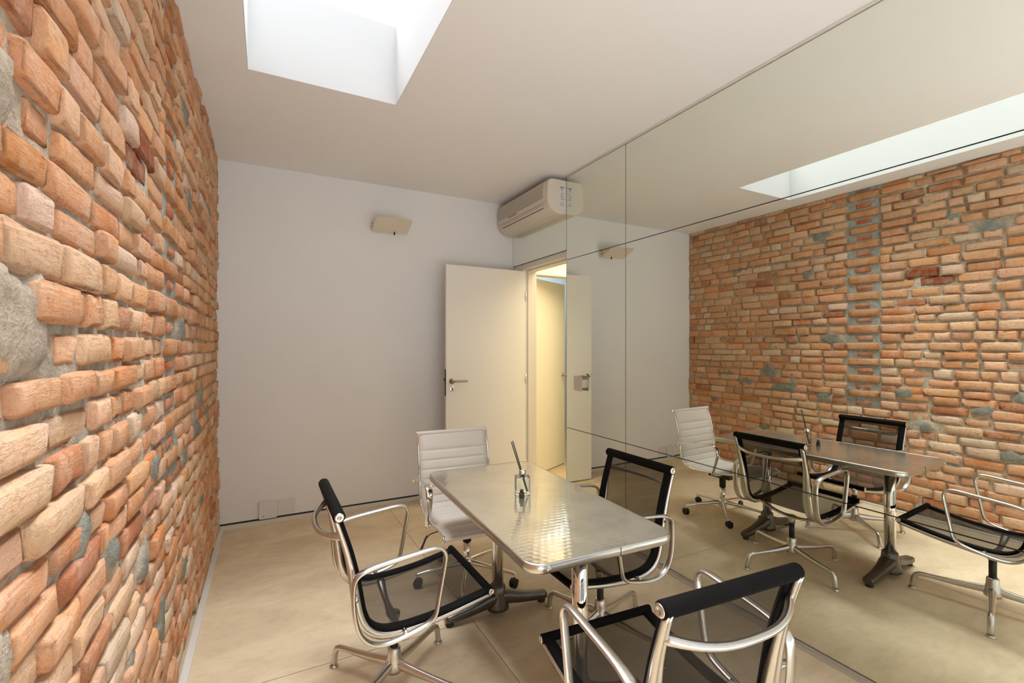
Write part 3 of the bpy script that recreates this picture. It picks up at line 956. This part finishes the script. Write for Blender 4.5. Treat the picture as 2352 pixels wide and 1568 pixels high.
MB().lathe([(0.0, 0), (0.0120, 0), (0.0128, 0.002), (0.0128, 0.020), (0.0115, 0.0235), (0.0, 0.0235)], (0, 0, 0), 22).build('body', M['brown'], vp)
MB().lathe([(0.0, 0.0235), (0.0088, 0.0235), (0.0082, 0.037), (0.007, 0.039), (0.0, 0.039)], (0, 0, 0), 20).build('cap', M['brown'], vp)

# ================================================================== black mesh chairs
SIDE = [(-0.248, 0.832), (-0.226, 0.765), (-0.203, 0.69), (-0.184, 0.61), (-0.172, 0.54), (-0.160, 0.475), (-0.138, 0.425), (-0.095, 0.394),
        (-0.03, 0.384), (0.06, 0.386), (0.16, 0.396), (0.26, 0.413), (0.338, 0.428)]
CURVE = [(p.x, p.y) for p in spline([(x, z_, 0) for x, z_ in SIDE], 49)]
ARM = [(-0.168, 0.640), (-0.120, 0.650), (0.0, 0.662), (0.080, 0.669), (0.112, 0.664), (0.130, 0.640), (0.128, 0.605), (0.112, 0.520),
       (0.098, 0.445), (0.088, 0.415), (0.060, 0.394), (0.0, 0.378), (-0.08, 0.366), (-0.135, 0.376), (-0.175, 0.410), (-0.196, 0.46), (-0.206, 0.53), (-0.205, 0.595), (-0.195, 0.625)]
ARMC = [(p.x, p.y) for p in spline([(x, z_, 0) for x, z_ in ARM], 72, True)]
HW = 0.2325      # half width to the caps

def star_leg(mb, ang, r1, z_end, path, rad, n=12):
    c, s_ = math.cos(ang), math.sin(ang)
    pts = spline([(c*r, s_*r, z_) for r, z_ in path], 26)
    return mb.tube(pts, lambda i: rad(i/25), n)

def mesh_chair(loc, face_deg, legs_deg, label):
    t = empty('mesh_chair', (loc[0], loc[1], 0), R(face_deg))
    tag(t, label, 'chair', 'black mesh chairs around the table')
    # sling
    mb = MB(); V = []; F = []; nu, nv = 48, 10
    for i, (x, z_) in enumerate(CURVE):
        a, b_ = CURVE[max(i-1, 0)], CURVE[min(i+1, 48)]
        l = math.hypot(b_[0]-a[0], b_[1]-a[1]); nx, nz_ = (b_[1]-a[1])/l, -(b_[0]-a[0])/l
        for j in range(nv+1):
            y = -0.21 + 0.42*j/nv
            sag = 0.004*(1-(y/0.21)**2)
            V.append((x+nx*sag, y, z_+nz_*sag))
    for i in range(48):
        for j in range(nv):
            a = i*(nv+1)+j; F.append((a, a+1, a+nv+2, a+nv+1))
    mb.add(V, F, True); mb.build('sling', M['mesh'], t)
    for sy in (-1, 1):
        # black side hem
        def hs(i, s): return [(n_, y) for n_, y in [(-0.006, -0.018), (-0.008, 0.0), (-0.007, 0.016), (0.0, 0.021), (0.006, 0.018), (0.006, -0.018)]]
        MB().sweep_xz(CURVE, hs, sy*0.2085).build('side_hem', M['hem'], t) if sy > 0 else \
            MB().sweep_xz(CURVE, lambda i, s: [(n_, -y) for n_, y in hs(i, s)], sy*0.2085).build('side_hem', M['hem'], t)
        # aluminium side rib under / behind the hem
        def rs(i, s):
            wdt = 0.018 + 0.026*math.exp(-((s-0.40)/0.22)**2)
            th = 0.015 + 0.015*math.exp(-((s-0.42)/0.26)**2)
            o = 0.006
            yo = sy*0.230
            pts = [(o, -0.5), (o, 0.0), (o+th*0.55, 0.05), (o+th, -0.12), (o+th, -0.35), (o+th*0.72, -0.5), (o+th, -0.68), (o+th, -0.90), (o+th*0.55, -1.03), (o, -1.0)]
            return [(n_, yo + sy*wdt*y) for n_, y in pts]
        rb = MB().sweep_xz(CURVE, rs).build('side_rib', M['alu'], t)
        # arm loop
        def as_(i, s):
            wf = 0.0140 + 0.004*math.exp(-((ARMC[i][0]+0.19)/0.06)**2)
            return [(0.0078*math.cos(2*PI*k/12), wf*math.sin(2*PI*k/12)) for k in range(12)]
        arm = MB().sweep_xz(ARMC, as_, sy*0.264, closed=True).build('armrest', M['alu'], t)
        for ax, az in ((-0.196, 0.545), (-0.02, 0.376)):
            MB().lathe([(0.0, 0), (0.011, 0), (0.008, 0.012*sy), (0.008, 0.024*sy), (0.012, 0.036*sy), (0.0, 0.036*sy)], (ax, sy*0.222, az), 14, axis='y').build('arm_bolt', M['alu'], arm)
        # end caps of the rolls
        for (cx, cz), r_ in ((SIDE[0], 0.0165), (SIDE[-1], 0.0125)):
            MB().lathe([(0.0, 0), (r_, 0), (r_, 0.003*sy), (r_*0.8, 0.0045*sy), (r_*0.3, 0.0045*sy), (r_*0.25, 0.003*sy), (0.0, 0.003*sy)], (cx, sy*HW, cz), 24, axis='y').build('end_cap', M['alu'], t)
        MB().lathe([(0.0, 0), (0.0055, 0), (0.0055, 0.002*sy), (0.0, 0.002*sy)], (-0.196, sy*0.231, 0.60), 12, axis='y').build('rib_screw', M['cast'], rb)
    # rolls
    def roll(c, r_, name):
        MB().lathe([(0.0, -HW+0.001), (r_*0.93, -HW+0.001), (r_, -HW+0.006), (r_, HW-0.006), (r_*0.93, HW-0.001), (0.0, HW-0.001)], (c[0], 0, c[1]), 24, axis='y').build(name, M['hem'], t)
    roll(SIDE[0], 0.0215, 'top_roll'); roll(SIDE[-1], 0.0150, 'front_roll')
    # back spreader
    pts = []
    for k in range(25):
        y = -0.218 + 0.436*k/24; q = abs(y)/0.218
        pts.append((-0.232 - 0.072*(1-q**2.6), y, 0.742 + 0.018*q**3))
    MB().tube(pts, lambda i: (0.0095 + 0.007*abs(i/12-1)**4, 0.0105 + 0.002*abs(i/12-1)**3), 12).build('back_spreader', M['alu'], t)
    # seat spreader
    pts = []
    for k in range(25):
        y = -0.216 + 0.432*k/24; q = abs(y)/0.216
        pts.append((-0.01+0.0*q, y, 0.316 + 0.055*q**2.4))
    sp = MB().tube(pts, lambda i: (0.0085 + 0.003*abs(i/12-1)**3, 0.013 + 0.010*abs(i/12-1)**4 + 0.010*(1-min(1, abs(i/12-1)*3))), 12)
    sp.lathe([(0.0, 0.322), (0.024, 0.322), (0.026, 0.312), (0.021, 0.292), (0.0205, 0.275), (0.0, 0.275)], (0, 0, 0), 24)
    sp.build('seat_spreader', M['alu'], t)
    MB().lathe([(0.0, 0.165), (0.0165, 0.165), (0.0165, 0.280), (0.0, 0.280)], (0, 0, 0), 22).build('column', M['black'], t)
    hub = MB().lathe([(0.0, 0.178), (0.0235, 0.178), (0.0265, 0.173), (0.028, 0.145), (0.033, 0.118), (0.040, 0.096), (0.036, 0.080), (0.0, 0.078)], (0, 0, 0), 28).build('base_hub', M['alu'], t)
    for k in range(4):
        a = R(legs_deg - face_deg + 90*k)
        path = [(0.012, 0.112), (0.06, 0.106), (0.14, 0.100), (0.22, 0.097), (0.288, 0.0945), (0.312, 0.086), (0.322, 0.066), (0.327, 0.040), (0.331, 0.010)]
        def rad(s):
            if s < 0.62: return (0.0225 - 0.011*s/0.62, 0.0165 - 0.004*s/0.62)
            return (0.0118 + 0.0022*(s-0.62)/0.38, 0.0125 + 0.0015*(s-0.62)/0.38)
        lg = star_leg(MB(), a, 0.33, 0.01, path, rad).build('base_leg', M['alu'], t)
        MB().lathe([(0.0, 0.0), (0.0185, 0.0), (0.0200, 0.002), (0.0180, 0.006), (0.012, 0.0105), (0.0, 0.0105)], (0.331*math.cos(a), 0.331*math.sin(a), 0), 20).build('glide', M['alu'], lg)
    return t
mesh_chair((0.470, 1.940), 0.5, 38, 'black mesh chair with aluminium arms beside the brick wall')
mesh_chair((1.462, 1.828), 180.6, 17, 'black mesh chair with aluminium arms between table and mirror')
mesh_chair((1.036, 1.000), 85.8, 75, 'black mesh chair at the table end opposite the white chair')

# ================================================================== white ribbed chair
wc = empty('office_chair', (1.085, 2.640, 0), R(-94.1)); tag(wc, 'white ribbed leather swivel chair with chrome arms and castors', 'chair')
WS = [(-0.315, 0.853), (-0.285, 0.77), (-0.262, 0.68), (-0.246, 0.59), (-0.238, 0.52), (-0.226, 0.465), (-0.195, 0.420), (-0.140, 0.398), (-0.05, 0.394), (0.06, 0.400), (0.17, 0.412), (0.26, 0.424), (0.312, 0.424), (0.342, 0.408)]
WCV = [(p.x, p.y) for p in spline([(x, z_, 0) for x, z_ in WS], 281)]
# padded sling: ribs as real relief
SEAMS = [0.0, 0.115, 0.175, 0.232, 0.290, 0.345, 0.398, 0.450, 0.500, 0.550, 0.600, 0.650, 0.700, 0.750, 0.800, 0.862, 1.0]
mb = MB(); rings = []
ncv = len(WCV)
for i in range(ncv):
    a, b_ = WCV[max(i-1, 0)], WCV[min(i+1, ncv-1)]
    l = math.hypot(b_[0]-a[0], b_[1]-a[1]); nx, nz_ = (b_[1]-a[1])/l, -(b_[0]-a[0])/l
    s = i/(ncv-1)
    for q0, q1 in zip(SEAMS, SEAMS[1:]):
        if q0 <= s <= q1: break
    tt = (s-q0)/(q1-q0)
    puff = 0.0085*(1-abs(2*tt-1)**5)
    ring = []
    for j in range(13):
        y = -0.230 + 0.460*j/12; e_ = 1-abs(y/0.230)**8
        o = -(0.004+puff*e_)
        ring.append(Vector((WCV[i][0]+nx*o, y, WCV[i][1]+nz_*o)))
    for j in range(12, -1, -1):
        y = -0.230 + 0.460*j/12; e_ = 1-abs(y/0.230)**8
        o = 0.004+0.6*puff*e_
        ring.append(Vector((WCV[i][0]+nx*o, y, WCV[i][1]+nz_*o)))
    rings.append(ring)
mb.rings(rings, False, True, True).build('padded_sling', M['white_leather'], wc)
for c, r_, nm in ((WS[0], 0.0145, 'top_roll'), (WS[-1], 0.012, 'front_roll')):
    MB().lathe([(0.0, -0.236), (r_*0.9, -0.236), (r_, -0.232), (r_, 0.232), (r_*0.9, 0.236), (0.0, 0.236)], (c[0], 0, c[1]), 20, axis='y').build(nm, M['white_leather'], wc)
WARM = [(-0.262, 0.555), (-0.258, 0.575), (-0.235, 0.590), (-0.16, 0.605), (-0.04, 0.625), (0.05, 0.634), (0.095, 0.632), (0.125, 0.615), (0.135, 0.585), (0.130, 0.535), (0.112, 0.47), (0.098, 0.425), (0.085, 0.392)]
WARMC = [(p.x, p.y) for p in spline([(x, z_, 0) for x, z_ in WARM], 48)]
for sy in (-1, 1):
    def rs(i, s):
        th = 0.010 + 0.006*math.exp(-((s-0.45)/0.2)**2)
        return [(-0.006+th*n_, sy*0.237 + 0.005*y) for n_, y in ((0, -1), (0, 1), (0.5, 1.3), (1, 1), (1, -1), (0.5, -1.3))]
    MB().sweep_xz(WCV, rs).build('side_rib', M['chrome'], wc)
    for (cx, cz), r_ in ((WS[0], 0.0165), (WS[-1], 0.0125)):
        MB().lathe([(0.0, 0), (r_, 0), (r_, 0.007*sy), (r_*0.8, 0.009*sy), (0.0, 0.009*sy)], (cx, sy*0.236, cz), 22, axis='y').build('end_cap', M['chrome'], wc)
    def as_(i, s):
        wf = 0.0165 + 0.005*math.sin(PI*s)
        return [(0.0065*math.cos(2*PI*k/12), wf*math.sin(2*PI*k/12)) for k in range(12)]
    arm = MB().sweep_xz(WARMC, as_, sy*0.266).build('armrest', M['chrome'], wc)
    for ax, az in ((-0.255, 0.568), (0.088, 0.404)):
        MB().lathe([(0.0, 0), (0.009, 0), (0.009, 0.03*sy), (0.0, 0.03*sy)], (ax, sy*0.234, az), 14, axis='y').build('arm_bolt', M['chrome'], arm)
mb = MB()
for xq in (-0.06, 0.07):
    pts = [(xq*(0.55+0.45*abs(k-6)/6), -0.226+0.452*k/12, 0.352+0.034*(abs(k-6)/6)**2) for k in range(13)]
    mb.tube(pts, (0.007, 0.012), 10)
mb.build('seat_spreader', M['chrome'], wc)
MB().box(-0.095, -0.055, 0.318, 0.095, 0.055, 0.352).build('tilt_mechanism', M['black'], wc)
lv = MB().tube(spline([(0.02, -0.05, 0.335), (0.03, -0.17, 0.335), (0.04, -0.235, 0.330), (0.055, -0.262, 0.318)], 16), 0.0032, 10).build('lever', M['black'], wc)
mb = MB(); Ml = Matrix.Rotation(R(-25), 3, 'X')
prof_ = [(0.262, 0.330, 0.006), (0.272, 0.312, 0.014), (0.288, 0.275, 0.017), (0.300, 0.255, 0.010)]
rings = [[Vector((0.060+a*wd, -y, z_+b_*0.008)) for a, b_ in ((-1, 0), (-0.5, 1), (0.5, 1), (1, 0), (0.5, -1), (-0.5, -1))] for y, z_, wd in prof_]
mb.rings(rings, False, True, True).build('lever_paddle', M['black'], lv)
MB().lathe([(0.0, 0.235), (0.026, 0.235), (0.026, 0.320), (0.0, 0.320)], (0, 0, 0), 22).build('column_sleeve', M['black'], wc)
MB().lathe([(0.0, 0.09), (0.023, 0.09), (0.023, 0.240), (0.0, 0.240)], (0, 0, 0), 22).build('column', M['chrome'], wc)
MB().lathe([(0.0, 0.135), (0.028, 0.135), (0.033, 0.120), (0.034, 0.085), (0.030, 0.070), (0.0, 0.070)], (0, 0, 0), 24).build('base_hub', M['chrome'], wc)
for k in range(5):
    a = R(27 + 72*k + 94.1)
    path = [(0.015, 0.108), (0.08, 0.104), (0.18, 0.094), (0.26, 0.084), (0.312, 0.077)]
    lg = star_leg(MB(), a, 0.31, 0.07, path, lambda s: (0.017-0.009*s, 0.0155-0.006*s)).build('base_leg', M['chrome'], wc)
    c_, s_ = math.cos(a), math.sin(a)
    MB().lathe([(0.0, 0.040), (0.0055, 0.040), (0.0055, 0.080), (0.0, 0.080)], (0.306*c_, 0.306*s_, 0), 12).build('castor_stem', M['chrome'], lg)
    wa = a + R(70 + 45*k)
    cx, cy = 0.306*c_ + 0.010*math.cos(wa), 0.306*s_ + 0.010*math.sin(wa)
    cs = MB(); ax = Vector((-math.sin(wa), math.cos(wa), 0)); fw = Vector((math.cos(wa), math.sin(wa), 0))
    for off, wd in ((-0.0115, 0.014), (0.0115, 0.014)):
        rings = []
        for w_, r_ in ((-0.5, 0.0), (-0.5, 0.021), (-0.3, 0.0255), (0.3, 0.0255), (0.5, 0.021), (0.5, 0.0)):
            rings.append([Vector((cx, cy, 0.0256)) + ax*(off+wd*w_) + fw*(r_*math.cos(2*PI*q/20)) + Vector((0, 0, r_*math.sin(2*PI*q/20))) for q in range(20)])
        cs.rings(rings, False, False, True)
    rings = []
    for w_ in (-0.017, 0.017):
        rings.append([Vector((cx, cy, 0.027)) + ax*w_ + fw*(0.0275*math.cos(PI*q/10+0.35)) + Vector((0, 0, 0.0275*math.sin(PI*q/10+0.35))) for q in range(10)])
    cs.rings(rings, False, True, True)
    cs.build('castor', M['black'], lg)
